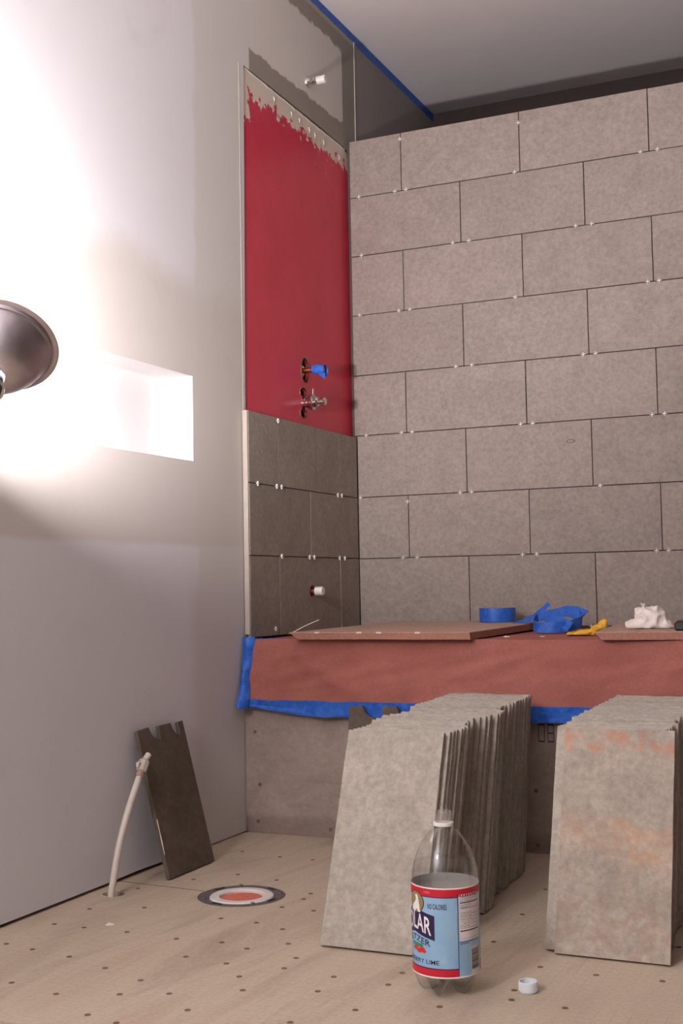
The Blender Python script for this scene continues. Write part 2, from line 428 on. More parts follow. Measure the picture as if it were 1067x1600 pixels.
# floor board with openings for the drain and the hose
DC = (.321, 2.336)
floor = struct('floor', plate(rect(-.12, XR, 1.534, 4.58), [oval(DC[0], DC[1], .094, .094, 48), oval(.052, 2.252, .026, .020, 14)], lambda x, y: (x, y, 0), .012, (0, 0, -1)), M['floor'])
struct('floor.001', box(-.05, XR, -1.1, 4.58, -.12, -.10), M['dark_gap'])
struct('floor.002', box(-.05, XR, -1.1, 1.50, -.05, -.013), M['floor'])
SCREWS = [(0.077, 2.13), (0.179, 2.179), (0.08, 2.01), (0.151, 2.01), (0.249, 2.013), (0.08, 1.867), (0.149, 1.856), (0.241, 1.843), (0.341, 1.811), (0.363, 2.008), (0.439, 1.918), (0.455, 2.018), (0.371, 2.161), (0.452, 2.159), (0.518, 2.0), (0.527, 1.909), (0.583, 1.854), (0.623, 1.794), (0.519, 1.736), (0.437, 1.777), (0.445, 1.704), (0.346, 1.668), (0.454, 1.605), (0.239, 1.688), (0.588, 1.68), (0.516, 1.592), (0.575, 2.054), (0.521, 2.136), (0.519, 2.278), (0.446, 2.28), (0.459, 2.354), (0.453, 2.401), (0.627, 1.981), (0.634, 1.921), (0.733, 1.91), (0.74, 1.833), (0.762, 1.69), (0.075, 2.311), (0.219, 2.501), (0.11, 2.72), (0.227, 2.696), (0.317, 2.694), (0.328, 2.484), (0.147, 2.426), (0.834, 1.905), (0.833, 1.97), (0.832, 1.775), (0.948, 1.836), (1.043, 1.906), (1.034, 1.952), (1.041, 2.084), (0.923, 2.198), (0.92, 2.396), (0.911, 2.605), (1.139, 2.075), (1.246, 2.082), (1.241, 2.282), (.14, 1.76), (.24, 1.60), (.93, 1.70), (1.13, 1.90), (1.14, 1.79)]
sm = lathe([(0, .0006), (.0026, .0005), (.0044, .0009), (.0052, .0004), (.0054, -.001)], 10)
for x, y in SCREWS: link('screw_head', sm, M['screw'], floor, (x, y, 0))
link('board_seam', box(-.03, .225, -.0008, .0008, -.004, .0004), M['dark_gap'], floor, (0, 2.354, 0), (0, 0, -.058))

# left wall: one board with openings for the niche and the wet panel
wl = struct('wall_left', plate([(-1.1, .007), (2.30, .007), (2.42, .009), (2.78, .003), (2.955, .003), (4.58, .003), (4.58, CEIL), (-1.1, CEIL)],
    [rect(1.20, 2.690, .980, 1.199), [(2.957, .50), (3.72, .50), (3.72, 2.117), (3.5, 2.126), (2.986, 2.131)]],
    lambda y, z: (0, y, z), .0125, (-1, 0, 0)), M['drywall'])
struct('wall_left.001', box(-.22, -.12, -1.1, 4.58, -.1, CEIL+.05), M['dark_gap'])
# niche lining: back, sides, sill, head, with a taped seam inside
nb = bmesh.new()
for b in ((-.103, -.091, 1.19, 2.70, .97, 1.21), (-.092, -.0002, 2.6895, 2.702, .97, 1.21), (-.092, -.0002, 1.19, 1.2005, .97, 1.21), (-.092, -.0002, 1.19, 2.70, .968, .9805), (-.092, -.0002, 1.19, 2.70, 1.1985, 1.211)):
    box_bm(*b, bm=nb)
link('niche_lining', fin(nb), M['white_paint'], wl)
link('corner_bead', box(-.010, .0008, 2.9555, 2.9578, .53, 2.128), M['mud'], wl)
link('corner_bead', box(-.002, .002, 3.7735, 3.7775, 2.14, 2.515), M['mud'], wl)
VALVES = [(3.358, 1.316, .026, .040), (3.345, 1.246, .022, .016), (3.345, 1.182, .022, .016)]
link('red_panel', plate([(2.960, .50), (3.7195, .50), (3.7195, 2.108), (3.45, 2.119), (2.988, 2.128)], [oval(y, z, a, b) for y, z, a, b in VALVES], lambda y, z: (-.004, y, z), .012, (-1, 0, 0)), M['red'], wl)
link('panel_backing', box(-.048, -.030, 2.92, 3.72, .48, 2.16), M['dark_gap'], wl)
# ragged lip of compound where the board meets the panel
def lip(u, v):
    y = 2.99+.70*u; w = (.004+.010*max(0, nz(y*40, 3))+.003*u)
    return (-.004+.0035*math.sin(PI*v)+.0015*nz(y*60, v*3), y, 2.1285-.012*u-w*v)
link('compound_ridge', grid(70, 4, lip), M['mud'], wl)
for y, dz, h in ((3.175, .012, .020), (3.29, .014, .018), (3.345, .016, .018), (3.415, .018, .024), (3.455, .020, .026), (3.52, .022, .024), (3.64, .030, .026)):
    z = 2.122-.014*(y-2.99)/.7-dz
    link('compound_drip', grid(3, 5, lambda u, v: (-.003+.004*math.sin(PI*u)*math.sin(PI*min(1, v+.2)), y+(u-.5)*.008*(1-.6*v)+.006*v, z-h*v)), M['mud'], wl)

struct('wall_rear', box(-.1, XR+.1, 4.57, 4.67, -.1, CEIL+.05), M['thinset'])
struct('wall_right', box(XR, XR+.1, -1.2, 4.67, -.1, CEIL+.05), M['thinset'])  # unseen wall, finish darkened so less bounce reaches the tile stack sides
struct('wall_front', box(-.1, XR+.1, -1.2, -1.1, -.1, CEIL+.05), M['white_paint'])
struct('ceiling', box(-.1, XR+.1, -1.2, 4.67, CEIL, CEIL+.05), M['ceiling'])
wb = struct('wall_back', box(.0012, XR, 3.7025, 3.80, 0, 2.130), M['thinset'])

# back wall tiles, eight courses in running bond
ZT = [2.138, 1.9440, 1.7460, 1.5470, 1.3460, 1.1465, .9430, .7420, .5200]
XA, XE, J = .1959, .0190, .0013
def wall_tile(parent, x0, x1, z0, z1):
    dx, dz = random.uniform(-.0006, .0006), random.uniform(-.0005, .0005)
    me = box(-(x1-x0)/2, (x1-x0)/2, -.0045, .0045, -(z1-z0)/2, (z1-z0)/2, bevel=.0008)
    return link('tile', me, M['tile'], parent, ((x0+x1)/2, 3.6975+random.uniform(-.0009, .0009), (z0+z1)/2), (random.uniform(-.004, .004), 0, random.uniform(-.003, .003)))
for k in range(8):
    x = XE+.001 if k > 4 else .0115; xn = XA + (.2 if k % 2 else 0)
    first = True
    while x < XR-.05:
        x1 = min(xn, XR-.003)
        wall_tile(wb, x+J, x1-J, ZT[k+1]+J+.0002, ZT[k]-J)
        x = x1; xn = x1+.4
link('pencil_ring', lathe([(.0105, 0), (.0118, .0006), (.0131, 0)], 24), M['screw'], wb, (.731, 3.6922, 1.084), (PI/2, 0, 0)).scale = (1, .46, 1)

# end wall tiles, three courses
def end_tile(y0, y1, z0, z1, hole=None):
    y0 += J; y1 -= J; z0 += J; z1 -= J
    cy, cz = (y0+y1)/2, (z0+z1)/2
    if hole:
        me = plate(rect(y0-cy, y1-cy, z0-cz, z1-cz), [oval(hole[0]-cy, hole[1]-cz, hole[2], hole[3])], lambda y, z: (.0045, y, z), .009, (-1, 0, 0))
    else:
        me = box(-.0045, .0045, -(y1-y0)/2, (y1-y0)/2, -(z1-z0)/2, (z1-z0)/2, bevel=.0008)
    link('tile', me, M['tile_end'], wl, (.0145+random.uniform(-.0007, .0007), cy, cz), (0, random.uniform(-.004, .004), random.uniform(-.004, .004)))
EZ = [1.143, .9425, .7430, .5185]
for y0, y1 in ((2.948, 3.124), (3.124, 3.379), (3.379, 3.548), (3.548, 3.693)): end_tile(y0, y1, EZ[1], EZ[0])
for y0, y1 in ((2.948, 3.333), (3.333, 3.693)): end_tile(y0, y1, EZ[2], EZ[1])
for y0, y1 in ((2.948, 3.124), (3.124, 3.544), (3.544, 3.693)): end_tile(y0, y1, EZ[3], EZ[2], (3.339, .641, .020, .018) if y0 == 3.124 else None)
link('thinset_bed', plate(rect(2.956, 3.702, .50, 1.136), [oval(3.339, .641, .024, .022)], lambda y, z: (.0102, y, z), .0125, (-1, 0, 0)), M['thinset'], wl)
link('tile_edge_trim', box(.0030, .0178, 2.9440, 2.9478, .528, 1.142, bevel=.0006), M['edge_mud'], wl)

# spacers in the joints
sp = bmesh.new(); box_bm(-.0065, .0065, -.003, .0012, -.0011, .0011, bm=sp); box_bm(-.0011, .0011, -.003, .0012, -.0065, .0065, bm=sp)
spm = fin(sp)
for k in range(8):
    xs = [XA + (.2 if k % 2 else 0)+.4*j for j in range(5)]
    for x in xs:
        if x > 1.25: continue
        for s in (-1, 1):
            if random.random() < .12: continue
            link('tile_spacer', spm, M['spacer'], wb, (x+s*random.uniform(.016, .028), 3.6915, ZT[k+1]), (0, random.uniform(-.15, .15), 0))
for x, z in ((.045, ZT[1]), (.05, ZT[2]), (.04, ZT[3]), (.055, ZT[5]), (.03, ZT[6]), (XA, 2.115), (XA+.4, 2.10), (XA, ZT[6]-.02)): link('tile_spacer', spm, M['spacer'], wb, (x, 3.6915, z))
spy = spm.copy(); spy.transform(Matrix.Rotation(PI/2, 4, 'Z'))
for y, z in ((2.995, EZ[1]), (3.110, EZ[1]), (3.140, EZ[1]), (3.53, EZ[1]), (3.56, EZ[1]), (3.124, 1.132), (3.135, EZ[2]), (3.318, EZ[2]), (3.350, EZ[2]), (3.535, EZ[2]), (3.575, EZ[2]), (3.09, .538)):
    link('tile_spacer', spy, M['spacer'], wl, (.0205, y, z))

# ------------------------------------------------------------------ tub deck
deck = thing('tub_deck', 'boxed tub deck with grey cement board front under red paper', 'tub deck', (1.1, 3.3, 0))
def kid(name, me, mat, root, **k):
    o = link(name, me, mat, root, **k)
    o.matrix_parent_inverse = Matrix.Translation(-Vector(root.location)) if not any(root.rotation_euler) else (Matrix.Translation(root.location) @ root.rotation_euler.to_matrix().to_4x4()).inverted()
    return o
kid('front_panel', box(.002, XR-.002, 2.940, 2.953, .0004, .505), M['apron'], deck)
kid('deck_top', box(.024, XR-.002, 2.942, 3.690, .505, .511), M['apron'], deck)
for x, z in ((.044, .128), (.037, .031), (.251, .022), (.803, .15), (.804, .02), (.90, .10), (.031, .268)):
    kid('screw_head', sm, M['screw'], deck, loc=(x, 2.940, z), rot=(PI/2, 0, 0))
def stroke(x0, x1, z0, z1): box_bm(x0, x1, 2.9394, 2.9401, z0, z1, bm=ib)
for cx in (.8125, .8355):
    ib = bmesh.new()
    stroke(cx, cx+.0016, .268, .312); stroke(cx+.0145, cx+.0161, .268, .312)
    stroke(cx, cx+.0161, .3085, .312); stroke(cx, cx+.0161, .268, .2715)
    if cx > .82: stroke(.8355, .8515, .2885, .2915)
    kid('stamped_digit', fin(ib), M['ink'], deck)
ib = bmesh.new()
stroke(.8915, .8938, .297, .314); stroke(.889, .8965, .297, .2990); stroke(.8895, .892, .3105, .3125)
kid('stamped_digit', fin(ib), M['ink'], deck)

# red masking paper draped over the deck and down its front, edged with blue tape
paper = thing('masking_paper', 'red rosin paper draped over the tub deck with blue taped edge', 'paper', (1.1, 2.93, .35))
def drape(u, v):
    x = .030+(XR-.04)*u
    if v < .45:                                    # lying on the deck
        t = v/.45
        return (x, 3.685-(3.685-2.936)*t, .5125+.0018*(1+nz(x*9, t*5)))
    t = (v-.45)/.55                                # hanging
    bul = .006+.020*t+.009*t*nz(x*5.0, t*2.2, 4)+.006*nz(x*13+t*6, t*3, 9)*math.sin(PI*min(1, t*1.2))
    if x < .35: bul += .012*math.sin(PI*t)*math.exp(-((x-.12-.25*t)/.05)**2)
    return (x+(.012-.020*t)*max(0, 1-u*18), 2.936-bul, .516-.163*t+.003*nz(x*4, 1))
kid('paper_sheet', grid(160, 40, drape, .0006), M['red_paper'], paper)
def bottom_tape(u, v):
    x = .020+(XR-.03)*u; t = .163
    front = drape(max(0, (x-.03)/(XR-.04)), 1.0)[1]
    w = .040+.004*nz(x*6, 2) - .02*max(0, 1-u*12)
    z = .357-w*v+.003*nz(x*16, v*3)
    return (x, front-.0022+.018*v*(1-.4*v)*.6+.005*nz(x*22, v*4, 7)*v-.006*abs(math.sin(x*31))*v*(1 if x < .5 else .4), z)
kid('tape_strip', grid(170, 7, bottom_tape, .0005), M['tape'], paper)
def side_tape(u, v):
    # runs from the deck edge down the corner and folds under
    z = .522-.180*v
    out = .010+.050*v*v
    x0 = .0045+.004*v; x1 = .040-.012*v+.004*math.sin(v*9)
    return (x0+(x1-x0)*u, 2.938-out*(1-.30*u)-.010*math.sin(PI*u)*(1+.5*math.sin(v*14)), z+.004*nz(u*4, v*12)-.010*u*v)
kid('tape_strip', grid(8, 26, side_tape, .0005), M['tape'], paper)
kid('tape_strip', grid(16, 3, lambda u, v: (.022+.09*u, 2.99-.045*v, .5165+.002*nz(u*9, v*5)), .0005), M['tape'], paper)

# boards lying on the deck
def deck_board(name, label, w, d, t, loc, rz, cut):
    r = thing(name, label, 'board', loc, (0, 0, rz))
    bm = bmesh.new()
    x0, x1 = 0, w
    P = [(x0, 0, t), (x1, 0, t), (x1, d, t), (x0+.004, d, t), (x0+cut, .001, 0), (x1+.002, .001, 0), (x1+.002, d, 0), (x0+cut, d, 0)]
    vs = [bm.verts.new(p) for p in P]
    for f, mi in (((0, 1, 2, 3), 0), ((7, 6, 5, 4), 0), ((0, 4, 5, 1), 1), ((1, 5, 6, 2), 1), ((2, 6, 7, 3), 1), ((3, 7, 4, 0), 1)):
        bm.faces.new([vs[i] for i in f]).material_index = mi
    bmesh.ops.bevel(bm, geom=bm.edges[:], offset=.0012, segments=1, affect='EDGES')
    o = link('panel', fin(bm), [M['board'], M['board_edge']], r)
    return r
b1 = deck_board('particle_board', 'left particle board offcut lying over the red paper, tape roll on it', .500, .775, .0185, (.157, 2.898, .5172), .0, .030)
b1.rotation_euler = (.003, 0, 0)
deck_board('particle_board', 'right particle board offcut on the red paper, carrying the white rag', .70, .74, .0185, (.966, 2.900, .5165), .117, .016)
# chips of paint on the near board edge
for i, (x, y) in enumerate(((.24, 2.90), (.36, 2.8985), (.415, 2.8985), (.52, 2.8985))):
    link('paint_chip', box(-.007, .007, -.002, .003, -.003, .0014, bevel=.001), M['crumb'], b1, (x-.157, y-2.898, .0182))

# ------------------------------------------------------------------ things on the deck
roll = thing('tape_roll', 'roll of blue painters tape lying flat on the left board', 'tape roll', (.520, 3.58, .5385))
link('tape_ring', lathe([(.040, 0), (.054, 0), (.0545, .002), (.0545, .040), (.054, .042), (.040, .042)], 40, True), M['tape'], roll)
link('core', lathe([(.037, .001), (.040, .001), (.040, .0425), (.037, .0425)], 40, True), M['board_edge'], roll)
def ribbon(path, w, wdir, steps=8, twist=0.0):
    """bent strip of tape along a smooth path"""
    pts = [Vector(p) for p in path]; P = []
    for i in range(len(pts)-1):
        a, b, c, d = pts[max(i-1, 0)], pts[i], pts[i+1], pts[min(i+2, len(pts)-1)]
        for s in range(steps):
            t = s/steps
            P.append(.5*((2*b)+(c-a)*t+(2*a-5*b+4*c-d)*t*t+(3*b-a-3*c+d)*t**3))
    P.append(pts[-1]); n = len(P)-1
    def f(u, v):
        i = min(n, round(u*n)); p = P[i]; d = (P[min(i+1, n)]-P[max(i-1, 0)]).normalized()
        k = Vector(wdir[min(len(wdir)-1, int(u*(len(wdir)-1)+.5))]) if isinstance(wdir, list) else Vector(wdir)
        k = (k-d*k.dot(d)).normalized()
        q = p+k*w*(v-.5); return q+d.cross(k)*.004*nz(q.x*40, q.y*40, q.z*40)
    return grid(n, 4, f, .0008)
ct = thing('crumpled_tape', 'crumpled loop of used blue tape between the two boards', 'tape', (.74, 3.44, .515))
kid('tape_band', ribbon([(.605, 3.50, .5425), (.66, 3.47, .553), (.72, 3.45, .565), (.772, 3.44, .572), (.800, 3.44, .565), (.815, 3.43, .556)], .046, [(0, 1, .05), (0, .9, .4), (0, .8, .6), (0, .75, .65), (.1, .7, .7), (.1, .5, .8)]), M['tape'], ct)
kid('tape_loop', ribbon([(.806, 3.42, .560), (.826, 3.38, .549), (.812, 3.32, .537), (.772, 3.28, .5325), (.728, 3.28, .5335), (.702, 3.32, .540), (.700, 3.38, .552)], .029, (0, .22, .97)), M['tape'], ct)
kid('tape_tail', ribbon([(.664, 3.47, .556), (.678, 3.475, .570), (.693, 3.48, .582), (.705, 3.485, .594)], .012, (.7, .2, -.6)), M['tape'], ct)
kid('tape_tail', ribbon([(.735, 3.35, .560), (.765, 3.32, .550), (.795, 3.30, .540), (.815, 3.285, .532)], .030, (.5, .2, .8)), M['tape'], ct)

def lump(parts, seed, amp=.006, freq=28, voxel=.0035):
    """crumpled soft thing: overlapping blobs fused and creased"""
    bm = bmesh.new()
    for (c, r, e) in parts:
        m = Matrix.Translation(c) @ Euler(e).to_matrix().to_4x4() @ Matrix.Diagonal((r[0], r[1], r[2], 1))
        bmesh.ops.create_icosphere(bm, subdivisions=4, radius=1, matrix=m)
    me = fin(bm, 'lump')
    o = bpy.data.objects.new('t', me); COL.objects.link(o)
    r = o.modifiers.new('r', 'REMESH'); r.mode = 'VOXEL'; r.voxel_size = voxel
    s = o.modifiers.new('s', 'SMOOTH'); s.iterations = 3
    dg = bpy.context.evaluated_depsgraph_get()
    me2 = bpy.data.meshes.new_from_object(o.evaluated_get(dg)); bpy.data.objects.remove(o)
    for v in me2.vertices:
        n = v.normal.copy(); p = v.co*freq
        k = 1-abs(noise.noise(p+Vector((seed, 0, 0))))*2.2
        v.co += n*amp*(k-.5)
        v.co.z = max(v.co.z, 0.0008)
    for p in me2.polygons: p.use_smooth = True
    return me2
rag = link('crumpled_rag', lump([((.052, 0, .020), (.040, .034, .030), (0, .2, .3)), ((.015, -.01, .010), (.026, .024, .012), (0, 0, .5)), ((.080, -.004, .010), (.034, .022, .012), (0, .15, -.2)),
    ((.028, .0, .038), (.018, .014, .012), (0, .6, 0)), ((.034, -.004, .052), (.0075, .0075, .012), (0, -.1, 0)), ((.060, .0, .040), (.028, .018, .016), (0, .3, 0)), ((.050, -.028, .008), (.030, .010, .009), (0, 0, .2))], 3.1, .0085, 42), M['white_rag'], None, (1.008, 3.12, .5352))
tag(rag, 'crumpled white rag lying on the right board', 'rag')
yel = link('crumpled_wrapper', lump([((.030, 0, .006), (.040, .020, .007), (0, -.15, 0)), ((.064, .006, .013), (.026, .016, .012), (0, -.5, 0)), ((.084, .008, .026), (.011, .009, .021), (0, .2, 0)), ((.012, -.008, .004), (.020, .012, .005), (0, 0, .3))], 8.3, .0075, 46), M['yellow'], None, (.842, 3.17, .5148))
tag(yel, 'crumpled yellow plastic scrap beside the right board', 'scrap')
blk = thing('sanding_block', 'small black block on the right board at the frame edge', 'block', (1.140, 2.99, .5358))
link('body', box(0, .085, -.02, .03, 0, .020, bevel=.003), M['black'], blk)
link('grip_pad', box(.004, .081, -.016, .026, .0198, .0235, bevel=.0016), M['ink'], blk)
rod = link('thin_rod', tube([(.016, 3.18, .5180), (.060, 3.20, .542), (.094, 3.22, .5580)], .0016, 8), M['chrome'])
tag(rod, 'thin bright metal rod sticking up at the deck corner', 'rod')
def crumb(name, label, loc, r, seed, sx=1.6, cat='debris', group=None):
    bm = bmesh.new(); bmesh.ops.create_icosphere(bm, subdivisions=2, radius=1)
    for v in bm.verts:
        k = .75+.6*nz(v.co.x*1.6+seed, v.co.y*1.6, v.co.z*1.6)
        v.co = Vector((v.co.x*r*sx*k, v.co.y*r*k, max(-.0002, v.co.z*r*.45*k)))
    return tag(link(name, fin(bm, 'crumb'), M['crumb'], None, loc), label, cat, group)
crumb('plaster_crumb', 'larger white plaster crumb on red paper right of left board', (.694, 3.085, .5157), .0075, 1)
crumb('plaster_crumb', 'smaller white plaster crumb on red paper below crumpled tape', (.786, 3.10, .5157), .0048, 5)
crumb('plaster_crumb', 'white flake on the floor in front of the grey hose', (.187, 2.045, .0003), .010, 9, 1.1)
crumb('plaster_crumb', 'white flake at the back edge of the deck behind yellow scrap', (.868, 3.63, .5160), .012, 12, 2.0)

# ------------------------------------------------------------------ plumbing
v1 = thing('valve_stub', 'upper shower valve stub wrapped in blue tape on red panel', 'valve', (-.03, 3.358, 1.316))
link('valve_body', axis_x([(0, -.01), (.020, -.01), (.022, .012), (.017, .018), (.010, .020), (0, .020)]), M['brass'], v1)
link('hole_ring', plate(oval(0, 0, .029, .043, 28), [oval(0, 0, .0255, .0395, 28)], lambda y, z: (.0275, y, z), .006, (-1, 0, 0)), M['brass'], v1)
link('stem', axis_x([(0, .0), (.0085, .0), (.0085, .050), (.010, .052), (.010, .090), (0, .092)], 18), M['copper'], v1)
def wrap(u, v):
    a = 2*PI*v; x = .054+.042*u; r = .0125+.0045*u+.0025*nz(x*80, math.cos(a)*2, math.sin(a)*2)
    return (x, r*math.cos(a), r*math.sin(a)-.006*u*u)
link('tape_wrap', grid(10, 18, wrap, .0008), M['tape'], v1)
link('tape_tail', grid(6, 5, lambda u, v: (.064+.036*u, .004*math.sin(u*5)-.010, -.008-.020*v*u-.008*u), .0008), M['tape'], v1)
v2 = thing('mixing_valve', 'lower bare chrome mixing valve below the taped stub', 'valve', (-.03, 3.345, 1.214))
link('valve_body', axis_x([(0, -.005), (.0185, -.005), (.0185, .036), (.0165, .038), (.0165, .052), (0, .052)]), M['chrome'], v2)
link('flange', axis_x([(.012, .050), (.023, .050), (.024, .052), (.024, .060), (.022, .062), (.012, .062)]), M['chrome'], v2)
link('collar', axis_x([(0, .060), (.0165, .060), (.0165, .072), (.012, .078), (0, .078)]), M['chrome'], v2)
link('stem', axis_x([(0, .076), (.0095, .076), (.0095, .084), (.0125, .085), (.0125, .097), (.010, .100), (0, .100)], 12), M['chrome'], v2)
link('lever_pin', tube([(.058, 0, .018), (.058, 0, .034), (.058, .001, .041)], [.004, .004, .003], 10), M['chrome'], v2)
for s in (1, -1):
    link('hole_ring', plate(oval(0, s*.032, .0245, .0185, 24), [oval(0, s*.032, .0215, .0155, 24)], lambda y, z: (.0272, y, z), .005, (-1, 0, 0)), M['brass'], v2)
v3 = thing('shower_arm_stub', 'chrome shower arm stub with white cap above the red panel', 'pipe stub', (0, 3.404, 2.236))
link('flange', axis_x([(0, .0002), (.017, .0002), (.016, .004), (.011, .012), (0, .012)]), M['chrome'], v3)
link('pipe', axis_x([(0, .010), (.0105, .010), (.0105, .022), (.0075, .025), (.0075, .040), (0, .040)], 18), M['chrome'], v3)
link('end_cap', axis_x([(0, .034), (.0125, .034), (.0125, .060), (.0115, .063), (0, .064)], 20), M['spacer'], v3)
v4 = thing('spout_stub', 'copper tub spout stub with white cap through the tiles', 'pipe stub', (.0, 3.339, .641))
link('pipe', axis_x([(0, -.02), (.011, -.02), (.011, .034), (0, .034)], 18), M['copper'], v4)
link('end_cap', axis_x([(0, .030), (.0135, .030), (.0135, .050), (.012, .054), (0, .0545)], 20), M['spacer'], v4)

# shower drain sunk in the floor
dr = thing('shower_drain', 'round floor drain with grey ring, white pipe and red plug', 'drain', (DC[0], DC[1], 0))
link('clamp_ring', lathe([(.069, -.009), (.0700, -.002), (.074, .0004), (.088, .0004), (.0925, -.001), (.0925, -.012), (.069, -.012)], 48, True), M['grey_metal'], dr)
link('drain_pipe', lathe([(.047, -.050), (.047, -.001), (.049, .0012), (.066, .0012), (.0685, -.001), (.0685, -.011), (.060, -.012), (.060, -.050)], 48, True), M['pvc'], dr)
link('test_plug', lathe([(0, -.0042), (.030, -.0040), (.043, -.0044), (.0465, -.0065), (.0465, -.05), (0, -.05)], 40), M['plug'], dr)
for a in (.5, 2.1, 3.9, 5.5):
    link('bolt_head', lathe([(0, .0045), (.0042, .0045), (.0048, .0035), (.0048, .0002), (0, .0002)], 6, smooth=False), M['grey_metal'], dr, (.0815*math.cos(a), .0815*math.sin(a), 0))
    a += .62
    link('bolt_slot', plate([(q*math.cos(a+b), q*math.sin(a+b)) for q, b in ((.076, -.16), (.085, -.16), (.085, .16), (.076, .16))], [], lambda x, y: (x, y, .0006), .0004, (0, 0, 1)), M['dark_gap'], dr)

# hose rising from the floor by the left wall
hp = [(.054, 2.248, -.06), (.060, 2.232, .0), (.064, 2.236, .04), (.065, 2.250, .09), (.065, 2.270, .135), (.065, 2.296, .182), (.065, 2.325, .225), (.065, 2.338, .243)]
hose = thing('supply_hose', 'pale bent supply hose standing up from a hole beside dark notched tile', 'hose', (.062, 2.24, 0))
def smooth_path(pts, steps=5):
    P = []; pts = [Vector(p) for p in pts]
    for i in range(len(pts)-1):
        a, b, c, d = pts[max(i-1, 0)], pts[i], pts[i+1], pts[min(i+2, len(pts)-1)]
        for s in range(steps):
            t = s/steps; P.append(.5*((2*b)+(c-a)*t+(2*a-5*b+4*c-d)*t*t+(3*b-a-3*c+d)*t**3))
    return P+[pts[-1]]
kid('tube', tube(smooth_path(hp), .0074, 16), M['hose'], hose)
d = Vector((0, .55, .83)).normalized(); q0 = Vector((.065, 2.335, .239))
kid('ferrule', tube([q0, q0+d*.006, q0+d*.007, q0+d*.013], [.0100, .0100, .0088, .0088], 14), M['ferrule'], hose)
q1 = q0+d*.012
kid('nut', tube([q1, q1+d*.002, q1+d*.026, q1+d*.030], [.0100, .0125, .0125, .0085], 8), M['fitting'], hose)
q2 = q1+d*.028
kid('outlet', tube([q2, q2+d*.004+Vector((0, .004, .001)), q2+d*.012+Vector((.001, .008, .001))], [.0072, .0072, .0072], 14), M['hose'], hose)
kid('side_knob', tube([q1+d*.018, q1+d*.018+Vector((-.002, -.014, .006)), q1+d*.018+Vector((-.002, -.019, .005)), q1+d*.018+Vector((-.002, -.020, -.003))], [.004, .004, .0045, .0038], 10), M['hose'], hose)
kid('printed_mark', tube([(.0712, 2.262, .112), (.0713, 2.268, .127)], [.0011, .0011], 6), M['ink'], hose)

# ------------------------------------------------------------------ loose tiles
def slab(w, h, t, nx, ny, seed, rough=.0012, outline=None):
    """split-faced stone slab standing on z=0, thickness along y"""
    bm = bmesh.new(); F = {}; B = {}
    for i in range(nx+1):
        for j in range(ny+1):
            x = -w/2+w*i/nx; z = h*j/ny
            e = (i in (0, nx)) or (j in (0, ny))
            jx = rough*.45*nz(z*40, seed)*(1 if i in (0, nx) else 0)
            jz = rough*1.3*nz(x*70, seed+4)*(1 if j == ny else 0)
            fy = -t/2+(rough*(1.2 if j == ny else .5)*(.5+nz(x*55+seed, z*25)) if e else .0)
            by = t/2-(rough*(1.4 if j == ny else .6)*(.5+nz(x*45-seed, z*25)) if e else .0)
            F[i, j] = bm.verts.new((x+jx, fy, z+jz)); B[i, j] = bm.verts.new((x+jx, by, z+jz))
    for i in range(nx):
        for j in range(ny):
            bm.faces.new((F[i, j], F[i+1, j], F[i+1, j+1], F[i, j+1])); bm.faces.new((B[i, j], B[i, j+1], B[i+1, j+1], B[i+1, j]))
    for i in range(nx):
        for j in (0, ny): bm.faces.new((F[i, j], B[i, j], B[i+1, j], F[i+1, j]))
    for j in range(ny):
        for i in (0, nx): bm.faces.new((F[i, j], F[i, j+1], B[i, j+1], B[i, j]))
    return fin(bm, 'slab')
SL = [slab(.2, .4, .0108, 12, 16, 1.3+3.7*k, .0016) for k in range(5)]
for s in SL: s.materials.append(M['tile_stack'])
def put_tile(me, x, y, lean, rz, label, group=None, h=.4):
    th = math.asin(lean/h)
    o = link('stone_tile', me, None, None, (x, y, .0007+.0055*math.sin(th)), (-th, 0, rz))
    return tag(o, label, 'tile', group)
# left stack: bottom edges from y=2.06 to 2.75, all leaning back
def stack(ys, leans, xs, label, group, front_label, front_mesh):
    for i, (y, l, x) in enumerate(zip(ys, leans, xs)):
        me = front_mesh if i == 0 and front_mesh else SL[random.randrange(5)]
        put_tile(me, x, y, l, random.uniform(-.012, .012) if i else 0.0, front_label if i == 0 else label, None if i == 0 else group)
def interp(t, pts):
    for (a, va), (b, vb) in zip(pts, pts[1:]):
        if t <= b: return va+(vb-va)*(t-a)/(b-a)
    return pts[-1][1]
def stack_layout(y0, y1, n, xprof, leanprof, jit):
    gaps = [random.choice((.92, .96, 1.0, 1.0, 1.08)) for _ in range(n-1)]
    tot = sum(gaps); ys = [y0]
    for g in gaps: ys.append(ys[-1]+(y1-y0)*g/tot)
    ln = [interp((y-y0)/(y1-y0), leanprof) for y in ys]
    xs = [interp((y-y0)/(y1-y0), xprof)+random.uniform(-jit, jit) for y in ys]
    return ys, ln, xs
ys, ln, xs = stack_layout(2.060, 2.745, 42, [(0, .737), (.08, .744), (.16, .750), (.2, .736), (.34, .722), (.40, .742), (.50, .752), (.53, .752), (.56, .728), (1, .728)], [(0, .147), (.3, .135), (.55, .118), (1, .095)], .0045)
xs[0] = .7365
front_l = slab(.196, .4, .0108, 12, 16, 40.2, .0016); front_l.materials.append(M['tile_stack'])
stack(ys, ln, xs, 'grey stone tile in the left leaning stack, behind its front tile', 'tiles in the left stack', 'front tile of the left leaning stack, clean grey, directly behind the bottle', front_l)
ys, ln, xs = stack_layout(2.163, 2.760, 37, [(0, 1.147), (.03, 1.127), (.2, 1.132), (.24, 1.122), (1, 1.128)], [(0, .126), (.06, .128), (.3, .120), (1, .085)], .0040)
xs[0] = 1.1465
front_r = slab(.2, .4, .0108, 12, 16, 77.7, .0016); front_r.materials.append(M['tile_rust'])
